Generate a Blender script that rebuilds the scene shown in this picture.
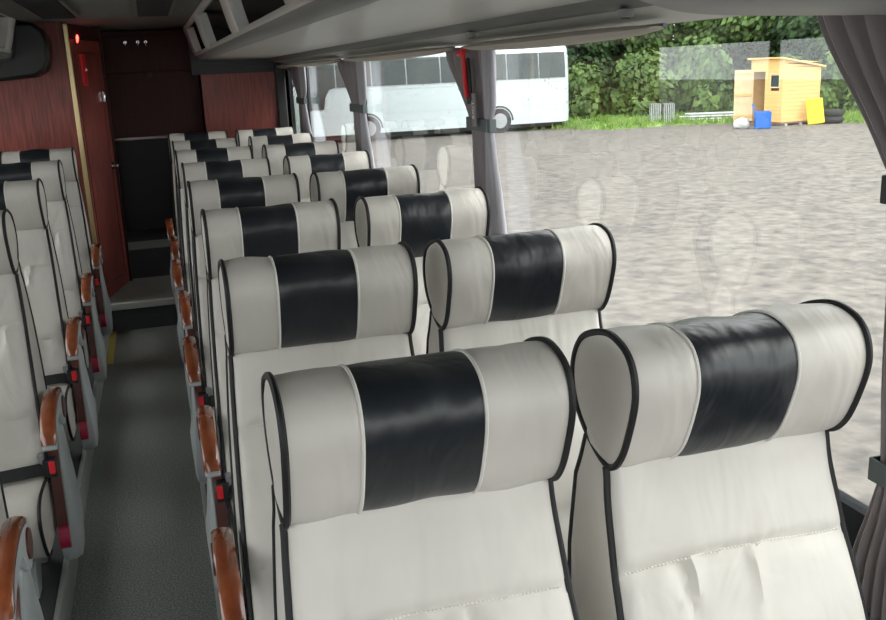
import bpy, bmesh, math, random
from mathutils import Vector, Matrix, noise
for o in list(bpy.data.objects): bpy.data.objects.remove(o)
SC = bpy.context.scene
C = SC.collection
rnd = random.Random(7)
# ---------------------------------------------------------------- camera, sky, exposure
cam = bpy.data.objects.new('camera', bpy.data.cameras.new('camera')); C.objects.link(cam)
Rv = Vector((0.95410335, -0.29648937, -0.04220024)); Uv = Vector((0.11402425, 0.22934493, 0.96664335)); Fv = Vector((0.27692107, 0.92708951, -0.25262574))
cam.matrix_world = Matrix(((Rv.x, Uv.x, -Fv.x, 0), (Rv.y, Uv.y, -Fv.y, 0), (Rv.z, Uv.z, -Fv.z, 1.62), (0, 0, 0, 1)))
cam.data.sensor_width = 36; cam.data.lens = 930/886*36; cam.data.clip_start = .02; cam.data.clip_end = 400
SC.camera = cam
w = bpy.data.worlds.new('overcast_sky'); SC.world = w; w.use_nodes = True
nt = w.node_tree; bg = nt.nodes['Background']
tc = nt.nodes.new('ShaderNodeTexCoord'); sx = nt.nodes.new('ShaderNodeSeparateXYZ'); cr = nt.nodes.new('ShaderNodeValToRGB')
nt.links.new(tc.outputs['Generated'], sx.inputs[0]); nt.links.new(sx.outputs['Z'], cr.inputs[0]); nt.links.new(cr.outputs[0], bg.inputs[0])
cr.color_ramp.elements[0].color = (.88, .90, .91, 1); cr.color_ramp.elements[1].color = (1, 1, 1, 1); cr.color_ramp.elements[1].position = .6
bg.inputs[1].default_value = 2.0
vs = SC.view_settings; vs.view_transform = 'Standard'; vs.look = 'None'; vs.gamma = 1; vs.use_curve_mapping = False
vs.exposure = 0.95
sun = bpy.data.objects.new('hazy_sun', bpy.data.lights.new('hazy_sun', 'SUN')); C.objects.link(sun)
sun.data.energy = .8; sun.data.angle = math.radians(40); sun.data.color = (1, .97, .92)
sun.rotation_euler = Vector((-.75, .55, -.9)).to_track_quat('-Z', 'Y').to_euler()

# ---------------------------------------------------------------- helpers
def tag(o, label=None, cat=None, group=None, kind=None):
    if label: o['label'] = label
    if cat: o['category'] = cat
    if group: o['group'] = group
    if kind: o['kind'] = kind
    return o
def empty(name, loc=(0, 0, 0), rz=0):
    o = bpy.data.objects.new(name, None); C.objects.link(o); o.location = loc; o.rotation_euler = (0, 0, rz); o.empty_display_size = .1
    return o
def obj(name, bm, m, parent=None, smooth=True, loc=None, bevel=0, recalc=True):
    if recalc: bmesh.ops.recalc_face_normals(bm, faces=bm.faces)
    me = bpy.data.meshes.new(name); bm.to_mesh(me); bm.free()
    for x in (m if isinstance(m, (list, tuple)) else [m]): me.materials.append(x)
    if smooth:
        for p in me.polygons: p.use_smooth = True
        if hasattr(me, 'set_sharp_from_angle'): me.set_sharp_from_angle(angle=math.radians(42))
    o = bpy.data.objects.new(name, me); C.objects.link(o)
    if parent: o.parent = parent
    if loc: o.location = loc
    if bevel:
        b = o.modifiers.new('bevel', 'BEVEL'); b.width = bevel; b.segments = 2; b.limit_method = 'ANGLE'
    return o
def copy_tree(o, parent=None):
    c = o.copy(); C.objects.link(c); c.parent = parent
    for ch in [x for x in list(C.objects) if x.parent == o]: copy_tree(ch, c)
    return c
def box(bm, x0, x1, y0, y1, z0, z1, mi=0):
    v = [bm.verts.new(p) for p in ((x0,y0,z0),(x1,y0,z0),(x1,y1,z0),(x0,y1,z0),(x0,y0,z1),(x1,y0,z1),(x1,y1,z1),(x0,y1,z1))]
    for f in ((0,3,2,1),(4,5,6,7),(0,1,5,4),(1,2,6,5),(2,3,7,6),(3,0,4,7)):
        bm.faces.new([v[i] for i in f]).material_index = mi
    return v
def bx(*a):
    bm = bmesh.new(); box(bm, *a); return bm
def loft(bm, rings, cap=True, closed=True, mi=0):
    vr = [[bm.verts.new(p) for p in r] for r in rings]
    n = len(vr[0])
    for a, b in zip(vr, vr[1:]):
        for i in range(n if closed else n-1):
            j = (i+1) % n
            bm.faces.new((a[i], a[j], b[j], b[i])).material_index = mi
    if cap and closed:
        bm.faces.new(vr[0][::-1]).material_index = mi; bm.faces.new(vr[-1]).material_index = mi
    return vr
def tube(bm, pts, r, closed=False, seg=8):
    pts = [Vector(p) for p in pts]; n = len(pts); rings = []; up = None
    for i, p in enumerate(pts):
        a = pts[(i-1) % n] if (closed or i) else p; b = pts[(i+1) % n] if (closed or i < n-1) else p
        t = (b-a).normalized()
        if up is None:
            up = t.orthogonal().normalized()
        up = (up - t*up.dot(t)).normalized(); s = t.cross(up)
        rr = r[i] if isinstance(r, (list, tuple)) else r
        rings.append([p + (up*math.cos(k*2*math.pi/seg) + s*math.sin(k*2*math.pi/seg))*rr for k in range(seg)])
    if closed:
        rings.append(rings[0]); vr = [[bm.verts.new(q) for q in r_] for r_ in rings[:-1]]
        # best-match the seam so the tube does not twist
        last = vr[-1]; first = vr[0]
        off = min(range(seg), key=lambda o_: sum((last[k].co-first[(k+o_) % seg].co).length for k in range(seg)))
        vr.append([first[(k+off) % seg] for k in range(seg)])
        for a, b in zip(vr, vr[1:]):
            for i in range(seg):
                j = (i+1) % seg; bm.faces.new((a[i], a[j], b[j], b[i]))
    else: loft(bm, rings)
def spline(pts, n=6, closed=False):
    P = [Vector(p) for p in pts]; N = len(P); out = []
    for i in range(N if closed else N-1):
        g = lambda k: P[k % N] if closed else P[max(0, min(N-1, k))]
        a, b, c, d = g(i-1), g(i), g(i+1), g(i+2)
        for s in range(n):
            t = s/n
            out.append(.5*((2*b)+(c-a)*t+(2*a-5*b+4*c-d)*t*t+(3*b-a-3*c+d)*t**3))
    if not closed: out.append(P[-1])
    return out
def prism(bm, prof, x0, x1, axis='x', mi=0):
    """extrude a closed outline (two coordinates) along an axis"""
    def f(p, x): return {'x': (x, p[0], p[1]), 'y': (p[0], x, p[1]), 'z': (p[0], p[1], x)}[axis]
    return loft(bm, [[f(p, x0) for p in prof], [f(p, x1) for p in prof]], mi=mi)
def cyl(bm, c, r, h, axis='x', seg=20, r2=None):
    r2 = r if r2 is None else r2
    def f(a, rr, t):
        u, v = math.cos(a)*rr, math.sin(a)*rr
        return {'x': (c[0]+t, c[1]+u, c[2]+v), 'y': (c[0]+u, c[1]+t, c[2]+v), 'z': (c[0]+u, c[1]+v, c[2]+t)}[axis]
    loft(bm, [[f(k*2*math.pi/seg, r, 0) for k in range(seg)], [f(k*2*math.pi/seg, r2, h) for k in range(seg)]])

# ---------------------------------------------------------------- materials
def mat(name, col, rough=.5, metal=0, col2=None, scale=20, stretch=(1, 1, 1), bump=0, bscale=None, coat=0, emit=None, spec=.5, detail=4, ramp=(.35, .65), bdist=.01, sheen=0, wr=None, trans=None):
    m = bpy.data.materials.new(name); m.use_nodes = True; t = m.node_tree; b = t.nodes['Principled BSDF']
    b.inputs['Base Color'].default_value = (*col, 1); b.inputs['Roughness'].default_value = rough; b.inputs['Metallic'].default_value = metal
    b.inputs['Coat Weight'].default_value = coat; b.inputs['Specular IOR Level'].default_value = spec; b.inputs['Sheen Weight'].default_value = sheen
    if coat: b.inputs['Coat Roughness'].default_value = .12
    tcn = t.nodes.new('ShaderNodeTexCoord')
    def nz(sc, st=(1, 1, 1), dt=4, dist=0):
        mp = t.nodes.new('ShaderNodeMapping'); mp.inputs['Scale'].default_value = st; t.links.new(tcn.outputs['Object'], mp.inputs[0])
        n = t.nodes.new('ShaderNodeTexNoise'); n.inputs['Scale'].default_value = sc; n.inputs['Detail'].default_value = dt; n.inputs['Distortion'].default_value = dist
        t.links.new(mp.outputs[0], n.inputs['Vector']); return n
    if col2:
        n = nz(scale, stretch, detail); r = t.nodes.new('ShaderNodeValToRGB')
        r.color_ramp.elements[0].color = (*col, 1); r.color_ramp.elements[1].color = (*col2, 1)
        r.color_ramp.elements[0].position, r.color_ramp.elements[1].position = ramp
        t.links.new(n.outputs['Fac'], r.inputs[0]); t.links.new(r.outputs[0], b.inputs['Base Color'])
    last = None
    if bump:
        n = nz(bscale or scale, stretch, 3); bp = t.nodes.new('ShaderNodeBump'); bp.inputs['Strength'].default_value = bump; bp.inputs['Distance'].default_value = bdist
        t.links.new(n.outputs['Fac'], bp.inputs['Height']); last = bp
    if wr:
        n = nz(wr[0], wr[2], 2, 1.2); bp = t.nodes.new('ShaderNodeBump'); bp.inputs['Strength'].default_value = wr[1]; bp.inputs['Distance'].default_value = .02
        t.links.new(n.outputs['Fac'], bp.inputs['Height'])
        if last: t.links.new(last.outputs[0], bp.inputs['Normal'])
        last = bp
    if last: t.links.new(last.outputs[0], b.inputs['Normal'])
    if emit: b.inputs['Emission Color'].default_value = (*emit[0], 1); b.inputs['Emission Strength'].default_value = emit[1]
    return m
def glass_mat(name, tint=(.93, .97, .95), refl=1.5, rough=0):
    m = bpy.data.materials.new(name); m.use_nodes = True; t = m.node_tree
    for n in list(t.nodes): t.nodes.remove(n)
    o = t.nodes.new('ShaderNodeOutputMaterial'); mx = t.nodes.new('ShaderNodeMixShader'); tr = t.nodes.new('ShaderNodeBsdfTransparent'); gl = t.nodes.new('ShaderNodeBsdfGlossy'); lw = t.nodes.new('ShaderNodeLayerWeight'); pw = t.nodes.new('ShaderNodeMath'); fr = t.nodes.new('ShaderNodeMath')
    tr.inputs[0].default_value = (*tint, 1); gl.inputs['Roughness'].default_value = rough; lw.inputs[0].default_value = .5; pw.operation = 'POWER'; pw.inputs[1].default_value = 4.5; fr.operation = 'MULTIPLY_ADD'; f0 = ((refl-1)/(refl+1))**2; fr.inputs[1].default_value = 1-f0; fr.inputs[2].default_value = f0; t.links.new(lw.outputs['Facing'], pw.inputs[0]); t.links.new(pw.outputs[0], fr.inputs[0])
    t.links.new(fr.outputs[0], mx.inputs[0]); t.links.new(tr.outputs[0], mx.inputs[1]); t.links.new(gl.outputs[0], mx.inputs[2]); t.links.new(mx.outputs[0], o.inputs[0])
    return m
M = {}
M['leather'] = mat('white_leather', (.655, .625, .58), .42, col2=(.59, .56, .515), scale=5, bump=.12, bscale=420, bdist=.001, wr=(10, .30, (1, .8, .4)), spec=.45)
M['black_leather'] = mat('black_leather', (.012, .015, .02), .36, bump=.15, bscale=420, bdist=.001, wr=(14, .26, (1, .6, .45)), spec=.6)
M['piping'] = mat('black_piping', (.006, .006, .008), .6)
M['welt'] = mat('cream_welt', (.72, .70, .65), .5)
M['thread'] = mat('cream_thread', (.80, .78, .72), .6)
M['armwood'] = mat('varnished_arm_wood', (.16, .035, .012), .22, col2=(.30, .085, .032), scale=6, stretch=(3, 1, 3), coat=.7)
M['veneer'] = mat('dark_wood_veneer', (.075, .018, .014), .28, col2=(.13, .033, .022), scale=8, stretch=(1, 4, .7), coat=.4)
M['wallwood'] = mat('mahogany_panel', (.16, .030, .022), .5, col2=(.29, .062, .044), scale=7, stretch=(9, 9, .7), coat=.08)
M['darkwood'] = mat('dark_mahogany', (.045, .013, .012), .6, col2=(.055, .018, .017), scale=7, stretch=(6, 6, .8), coat=0, spec=.25)
M['shell'] = mat('grey_moulded_plastic', (.46, .50, .51), .38)
M['shell_dark'] = mat('mid_grey_plastic', (.22, .23, .23), .45)
M['black'] = mat('black_plastic', (.012, .012, .013), .45)
M['belt'] = mat('black_webbing', (.018, .019, .021), .75, bump=.4, bscale=300, bdist=.001)
M['red'] = mat('red_button', (.75, .02, .03), .35)
M['lever'] = mat('crimson_lever', (.50, .02, .07), .4)
M['floor'] = mat('speckled_vinyl', (.14, .152, .145), .5, col2=(.42, .44, .42), scale=170, ramp=(.38, .68), spec=.4)
M['floor_pale'] = mat('pale_vinyl', (.22, .235, .22), .5, col2=(.28, .295, .28), scale=60)
M['carpet'] = mat('dark_carpet', (.055, .06, .062), .9, col2=(.08, .085, .088), scale=200)
M['trim'] = mat('grey_trim', (.36, .38, .37), .45)
M['yellow'] = mat('yellow_edge_tape', (.62, .50, .10), .5, col2=(.5, .42, .15), scale=30)
M['brass'] = mat('brushed_brass', (.62, .50, .26), .35, metal=.7)
M['chrome'] = mat('chrome', (.8, .8, .8), .12, metal=1)
M['ceiling'] = mat('grey_headliner', (.17, .175, .165), .85, bump=.2, bscale=250, bdist=.001)
M['rack'] = mat('grey_rack_plastic', (.54, .555, .53), .4, coat=.15)
M['rack_dark'] = mat('dark_rack_trim', (.13, .135, .13), .5)
M['rack_pale'] = mat('pale_rack_underside', (.55, .56, .53), .5)
M['bracket'] = mat('pearl_white_bracket', (.82, .82, .79), .35, coat=.3)
M['blind'] = mat('beige_blind_fabric', (.46, .42, .37), .8)
M['wallgrey'] = mat('dark_grey_lining', (.035, .037, .04), .9, spec=.05)
M['curtain'] = mat('mauve_grey_curtain', (.26, .23, .235), .85, bump=.3, bscale=400, bdist=.001, sheen=.2)
M['curtain_light'] = mat('silver_grey_curtain', (.40, .39, .43), .7, bump=.3, bscale=400, bdist=.001, sheen=.3)
M['tie'] = mat('grey_green_tieback', (.10, .12, .12), .55)
M['glass'] = glass_mat('window_glass', (.96, .975, .965), 1.5)
M['drop'] = glass_mat('rain_drop', (.82, .86, .88), 1.6)
M['gravel'] = mat('wet_gravel', (.075, .070, .066), .85, col2=(.195, .176, .155), scale=5, stretch=(1, 1, 1), detail=15, ramp=(.28, .68), bump=.5, bscale=9, bdist=.03)
M['asphalt'] = M['gravel']
M['grass'] = mat('grass', (.10, .19, .03), .9, col2=(.24, .36, .08), scale=1.2, detail=8)
M['coachwhite'] = mat('coach_white_paint', (.62, .71, .73), .3, coat=.5)
M['coachglass'] = mat('coach_tinted_glass', (.02, .035, .035), .08, col2=(.05, .07, .065), scale=.8, spec=.8)
M['rubber'] = mat('rubber', (.02, .02, .022), .8)
M['rim'] = mat('steel_rim', (.45, .47, .48), .4, metal=.5)
M['pine'] = mat('pine_boards', (.70, .43, .15), .7, col2=(.80, .52, .21), scale=3, stretch=(.5, .5, 9))
M['pine_pale'] = mat('pale_pine_board', (.76, .62, .40), .7, col2=(.70, .54, .32), scale=4)
M['shedin'] = mat('brown_timber', (.26, .13, .07), .8)
M['bluepl'] = mat('blue_plastic', (.02, .14, .55), .4)
M['yellowpl'] = mat('yellow_plastic', (.80, .68, .01), .4)
M['metalgrey'] = mat('galvanised_steel', (.45, .48, .48), .45, metal=.4)
M['leaf1'] = mat('green_leaves', (.042, .092, .022), .7, col2=(.125, .205, .045), scale=.9, detail=6)
M['leaf2'] = mat('dark_leaves', (.02, .05, .018), .75, col2=(.055, .11, .03), scale=.9, detail=6)
M['bark'] = mat('bark', (.09, .07, .05), .9)
M['redlamp'] = mat('red_lamp', (.9, .02, .02), .3, emit=((1, .03, .02), 9))
M['whitepl'] = mat('white_plastic', (.75, .75, .74), .4)
M['white_text'] = mat('white_lettering', (.85, .85, .85), .6)

# ---------------------------------------------------------------- the coach interior shell
def struct(name, bm, m, **k):
    return tag(obj(name, bm, m, smooth=False, **k), kind='structure')
XR, XL = 1.10, -1.48         # glass planes
YF, YB = -2.6, 8.2
struct('floor', bx(-.42, .03, YF, 6.38, -.04, 0), M['floor'])
o = struct('trim_1', bx(-.372, .03, 5.6, 6.378, 0.0005, .004), M['floor_pale'])
tag(obj('edge_strip', bx(-.414, -.374, 5.6, 6.37, .0005, .007), M['yellow']), 'yellow hazard strip along the left aisle edge before the rear step', 'tape')
struct('platform_right', bx(.03, XR, YF, 6.38, -.04, .12), M['carpet'])
struct('platform_left', bx(XL, -.42, YF, 6.38, -.04, .12), M['carpet'])
struct('trim_2', bx(-.432, -.415, YF, 6.3, .0, .128), M['trim'], bevel=.003)
struct('trim_3', bx(.024, .04, YF, 6.3, .0, .128), M['trim'], bevel=.003)
bm = bmesh.new(); box(bm, XL, XR, 6.38, 7.2, -.04, .185); struct('step_lower', bm, M['floor_pale'])
struct('step_riser_lower', bx(-.45, .05, 6.368, 6.38, .0, .15), M['carpet'])
struct('trim_4', bx(-.44, .05, 6.355, 6.40, .15, .192), M['rack_pale'], bevel=.004)
struct('step_upper', bx(-.5, XR, 7.2, 8.25, -.04, .40), M['carpet'])
struct('trim_5', bx(-.44, .42, 7.2, 7.55, .40, .405), M['floor_pale'])
# side walls, window frames and panes
PILL = [-.8, 1.11, 3.12, 5.08, 7.0]
def side(x0, x1, nm, first):
    s = 1 if x0 > 0 else -1
    struct('wall_%s' % nm, bx(x0, x1, YF, YB, -.04, .84), M['wallgrey'])
    struct('wall_%s_header' % nm, bx(x0, x1, YF, YB, 1.692, 2.05), M['wallgrey'])
    for k, y in enumerate(PILL + [8.05]):
        hw = .035 if y < 7.5 else .3
        struct('wall_%s_pillar' % nm, bx(x0, x1, y-hw, y+hw, .84, 1.70), M['wallgrey'])
    gx = (x0+x1)/2
    ys = [YF]+PILL+[8.05]
    n = first
    for a, b in zip(ys, ys[1:]):
        ya = a+.035 if a != YF else a; yb = b-(.035 if b < 7.5 else .3)
        g = struct('window_%d' % n, bx(gx-.002, gx+.002, ya, yb, .84, 1.70), M['glass'])
        n += 1
side(XR, XR+.03, 'right', 1)
side(XL-.03, XL, 'left', 7)
bm = bmesh.new()
prof = spline([(XL, 1.86), (-1.2, 1.95), (-.75, 1.985), (-.2, 1.99), (.35, 1.985), (.8, 1.95), (XR, 1.86)], 5)
loft(bm, [[(p.x, y, p.y) for p in [Vector(q) for q in prof]] + [(p.x, y, p.y+.1) for p in reversed([Vector(q) for q in prof])] for y in (YF, YB)])
struct('ceiling', bm, M['ceiling'])
# ceiling panels: recessed vent grille and dark hatch
v = empty('ceiling_vent', (.08, 5.1, 1.98)); tag(v, 'dark rectangular slatted air grille in the grey coach ceiling', 'vent')
obj('frame', bx(-.10, .10, -.72, .62, -.012, .004), M['rack_dark'], v, False, bevel=.003)
bm = bmesh.new()
for k in range(26): box(bm, -.08, .08, -.68+k*.05, -.655+k*.05, -.018, -.011)
obj('slats', bm, M['black'], v, False)
v = empty('ceiling_hatch', (-.41, 5.0, 1.98)); tag(v, 'long dark hatch panel set in the ceiling left of the aisle', 'hatch')
obj('frame', bx(-.10, .10, -.9, .7, -.012, .004), M['rack_dark'], v, False, bevel=.004)
obj('panel', bx(-.085, .085, -.88, .68, -.018, -.011), M['wallgrey'], v, False, bevel=.003)

# rear of the coach
struct('wall_back_left', bx(XL, -.43, 6.44, 6.50, .12, 1.99), M['wallwood'])
struct('trim_6', bx(-.452, -.425, 6.415, 6.445, .12, 1.975), M['brass'], bevel=.003)
bm = bmesh.new()
struct('wall_back_right', bx(.40, .955, 7.46, 7.50, .12, 1.64), M['wallwood'])
struct('wall_back_right_upper', bx(.34, XR, 7.47, 7.52, 1.64, 2.0), M['black'])
struct('wall_back_right_side', bx(.40, .43, 7.50, 8.2, .40, 2.0), M['darkwood'])
struct('trim_7', bx(.955, 1.03, 7.42, 7.50, .12, 1.70), M['black'], bevel=.01)
struct('wall_back', bx(XL, XR, 8.15, 8.22, -.04, 2.05), M['black'])
struct('wall_back_alcove', bx(-.75, -.43, 7.14, 8.15, .12, 2.0), M['darkwood'])
# overhead locker above the rear alcove
lk = empty('rear_locker', (0, 7.6, 1.2)); tag(lk, 'dark mahogany wall locker above the black alcove at the end of the aisle', 'locker')
obj('body', bx(-.425, .395, 0, .5, 0, .775), M['darkwood'], lk, False)
obj('door', bx(-.42, .39, -.018, .0, .005, .475), M['darkwood'], lk, False, bevel=.003)
obj('flap', bx(-.42, .39, -.018, .0, .485, .74), M['darkwood'], lk, False, bevel=.003)
obj('latch', bx(.02, .055, -.03, -.018, .44, .475), M['black'], lk, False, bevel=.003)
obj('ledge', bx(-.42, .395, -.05, .0, -.02, .004), M['veneer'], lk, False, bevel=.003)
for i, x in enumerate((-.115, -.025, .03)):
    h = empty('coat_hook', (x, 7.575, 1.895)); tag(h, ['left', 'middle', 'right'][i] + 'most of the three small chrome coat hooks on the rear locker' if i != 1 else 'middle one of the three small chrome coat hooks on the rear locker', 'hook', 'coat hooks on the rear locker')
    bm = bmesh.new(); cyl(bm, (0, .006, 0), .011, -.006, 'y', 14); obj('plate', bm, M['chrome'], h)
    bm = bmesh.new(); tube(bm, spline([(0, 0, .004), (0, -.02, -.004), (0, -.03, -.022), (0, -.018, -.036), (0, -.004, -.03)], 4), .0038); obj('hook', bm, M['chrome'], h)
# angled lavatory door
d0, d1 = Vector((-.425, 6.50)), Vector((-.278, 7.10))
dv = (d1-d0); L = dv.length; dr = empty('door_1', (d0.x, d0.y, .19), math.atan2(dv.y, dv.x)); tag(dr, kind='structure')
obj('leaf', bx(0, L, 0, .03, 0, 1.70), M['wallwood'], dr, False, bevel=.004)
obj('frame', bx(0, L, 0, .03, 1.705, 1.79), M['darkwood'], dr, False)
bm = bmesh.new()
for k in range(2): box(bm, .04+k*(L-.13), .05+k*(L-.13), -.003, .0, .08, 1.62)
for k in range(2): box(bm, .04, L-.08, -.003, .0, .08+k*1.53, .09+k*1.53)
obj('moulding', bm, M['veneer'], dr, False)
la = obj('latch', bx(L-.10, L-.05, -.022, 0, 1.29, 1.37), M['chrome'], dr, bevel=.006)
bm = bmesh.new(); cyl(bm, (L-.085, 0, .855), .026, -.012, 'y'); cyl(bm, (L-.085, -.012, .855), .010, -.03, 'y'); tube(bm, [(L-.085, -.042, .855), (L-.02, -.046, .855)], .009)
obj('handle', bm, M['chrome'], dr)
struct('wall_back_door_jamb', bx(-.46, -.262, 7.10, 7.16, .19, 2.0), M['darkwood'])
rl = empty('warning_lamp', (-.392, 6.60, 1.90)); tag(rl, 'small glowing red twin lamp at the top of the lavatory door', 'lamp')
obj('housing', bx(-.028, .0, -.02, .07, -.05, .035), M['black'], rl, False, bevel=.004)
for k in (0, 1):
    bm = bmesh.new(); bmesh.ops.create_uvsphere(bm, u_segments=14, v_segments=10, radius=.02); bmesh.ops.scale(bm, vec=(.6, .8, 1), verts=bm.verts)
    obj('lens', bm, M['redlamp'], rl, loc=(.0, .0+k*.05, -.012+k*.014))
ex = empty('lamp_reflection_block', (-.383, 6.66, 1.70)); ex.rotation_euler = (0, 0, math.atan2(dv.y, dv.x)-math.pi/2); tag(ex, 'narrow red block standing in for the reflection of the glowing lamp on the lavatory door', 'painted reflection')  # solid red block painting in the lamp's reflection on the varnished door
obj('body', bx(-.01, .012, -.03, .05, -.10, .10), M['red'], ex, False, bevel=.006)
obj('chrome_stud', bx(.012, .018, .03, .04, -.01, .01), M['chrome'], ex, False, bevel=.001)  # chrome detail added to the reflection block, no real fitting

# ---------------------------------------------------------------- overhead luggage racks
def rack(sgn, xc, y0, y1, label, brys):
    """sgn=+1 right; xc = aisle centre; profile given as distance from the aisle centre"""
    r = empty('luggage_rack', (xc, 0, 0)); tag(r, label, 'luggage rack')
    X = lambda d: sgn*d
    def strip(name, pts, m, th=.012, n=6, ya=y0, yb=y1):
        ps = spline([(X(a), b, 0) for a, b in pts], n); q = []
        out = [(p.x, p.y) for p in ps]
        inn = [(p.x, p.y+th) for p in ps]
        bm = bmesh.new(); loft(bm, [[(a, y, b) for a, b in out+inn[::-1]] for y in (ya, yb)])
        return obj(name, bm, m, r)
    strip('underside', [(1.285, 1.69), (1.20, 1.70), (1.125, 1.722)], M['rack_pale'])
    strip('trim_band', [(1.128, 1.716), (1.11, 1.722), (1.085, 1.742)], M['rack_dark'], .014)
    strip('lower_panel', [(1.09, 1.74), (.98, 1.742), (.82, 1.744), (.68, 1.748), (.62, 1.752)], M['rack'])
    strip('fascia', [(.625, 1.745), (.59, 1.746), (.567, 1.757), (.560, 1.776)], M['shell_dark'])
    strip('lip', [(.566, 1.770), (.556, 1.776), (.556, 1.786), (.568, 1.790)], M['bracket'], .006)
    strip('shelf_floor', [(.57, 1.782), (.8, 1.775), (1.285, 1.77)], M['black'], .006)
    strip('back_panel', [(1.27, 1.775), (1.275, 1.85)], M['black'], .08)
    strip('top_rail', [(.50, 1.965), (.51, 1.955), (.525, 1.958)], M['bracket'], .02)
    for y, wy in brys:
        pth = spline([(X(.572), 1.778, 0), (X(.553), 1.80, 0), (X(.535), 1.86, 0), (X(.520), 1.92, 0), (X(.505), 1.968, 0)], 5)
        bm = bmesh.new(); rings = []
        for i, p in enumerate(pth):
            ww = wy*(1+.45*(1-min(1, i/5))+.25*max(0, (i-14)/6))
            a = p.x; rings.append([(a, y-ww, p.y), (a-sgn*.008, y-ww*.8, p.y), (a-sgn*.008, y+ww*.8, p.y), (a, y+ww, p.y), (a+sgn*.05, y+ww, p.y), (a+sgn*.05, y-ww, p.y)])
        loft(bm, rings)
        obj('bracket', bm, M['bracket'], r)
    # rounded end cheek
    prf = spline([(X(.50), 1.955), (X(.535), 1.86), (X(.548), 1.76), (X(.60), 1.725), (X(.75), 1.715), (X(1.275), 1.69), (X(1.275), 1.95)], 4)
    prf = [(p[0], p[1]) for p in [(q.x, q.y) for q in [Vector((a[0], a[1])) for a in prf]]]
    bm = bmesh.new(); loft(bm, [[(a, y1, b) for a, b in prf], [(a, y1+.035, b) for a, b in prf]]); obj('end_cheek', bm, M['black'], r)
    return r
def sp2(pts, n):
    return pts
_old = spline
def spline(pts, n=6, closed=False):
    return _old([Vector((*p, 0)) if len(p) == 2 else Vector(p) for p in pts], n, closed)
rk = rack(1, -.19, .95, 7.44, 'long grey overhead luggage rack above the right-hand window seats', [(7.28, .17), (5.75, .15), (3.95, .13), (2.38, .12)])
rk2 = rack(-1, -.17, -.5, 6.10, 'overhead luggage rack above the left-hand seats, its rounded end at the frame edge', [(5.96, .10), (4.3, .12), (2.4, .12)]); rk2.location.z = .03
# black speaker-like end block of the left rack
bm = bmesh.new()
pr = [Vector((a, b)) for a, b in ((-.60, 1.975), (-.54, 1.92), (-.53, 1.86), (-.535, 1.76), (-.56, 1.70), (-.62, 1.665), (-.80, 1.65), (-1.2, 1.64), (-1.2, 1.975))]
loft(bm, [[(p.x, y, p.y) for p in pr] for y in (6.15, 6.42)])
tag(obj('rack_end_block', bm, M['black'], bevel=.02), 'black rounded end block between left luggage rack and wood panel', 'panel')
# rounded console hanging close to the camera
bm = bmesh.new()
pf = spline([(.47, 1.76), (.50, 1.70), (.55, 1.677), (.62, 1.665), (.78, 1.660), (1.0, 1.657), (1.09, 1.657)], 5)
pf = [(p.x, p.y) for p in pf]+[(1.09, 1.78), (.5, 1.78)]
loft(bm, [[(a, y, b+d) for a, b in pf] for y, d in ((.72, .05), (.74, .015), (.78, .002), (.97, 0), (1.0, .01), (1.01, .04))])
cs = empty('overhead_console', (0, 0, 0)); tag(cs, 'dark grey rounded overhead console at top right, above the nearest window', 'console')
obj('shell', bm, M['shell_dark'], cs)
obj('seam', bx(.6, 1.08, .99, 1.012, 1.70, 1.705), M['black'], cs, False)
# round reading lights under the rack
for i, (y, x) in enumerate([(1.75, .93), (2.7, .93)]):
    s = empty('reading_lamp', (x, y, 1.706)); tag(s, ('nearer' if i == 0 else 'farther')+' small dark recessed spot under the right luggage rack', 'lamp', 'reading spots')
    bm = bmesh.new(); cyl(bm, (0, 0, .01), .018, -.016, 'z', 16, .014); obj('bezel', bm, M['shell_dark'], s)
    bm = bmesh.new(); cyl(bm, (0, 0, -.002), .009, -.006, 'z', 12); obj('lens', bm, M['black'], s)
# folded sun blinds under the rack at each window
words = ['nearest', 'second', 'third', 'farthest']
for i, (a, b) in enumerate([(1.75, 2.95), (3.15, 4.9), (5.15, 6.8), (7.0, 7.35)]):
    s = empty('sun_blind', (1.0, (a+b)/2, 1.678)); tag(s, 'beige rolled sun blind under the rack, ' + words[i] + ' of the four along the windows', 'blind', 'rolled sun blinds along the right windows')
    h = (b-a)/2; bm = bmesh.new(); rings = []
    for k in range(15):
        t = k/14; y = -h+2*h*t; rr = .004+.012*math.sin(math.pi*t)**.4; sag = -.004*math.sin(math.pi*t)
        rings.append([(math.cos(q*math.pi/5)*.06*(.35+.65*math.sin(math.pi*t)**.5), y, math.sin(q*math.pi/5)*rr+sag) for q in range(10)])
    loft(bm, rings); obj('fabric', bm, M['blind'], s)
    bm = bmesh.new(); tube(bm, [(.02, -h, .004), (.02, h, .004)], .006); obj('rod', bm, M['shell_dark'], s)

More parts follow.
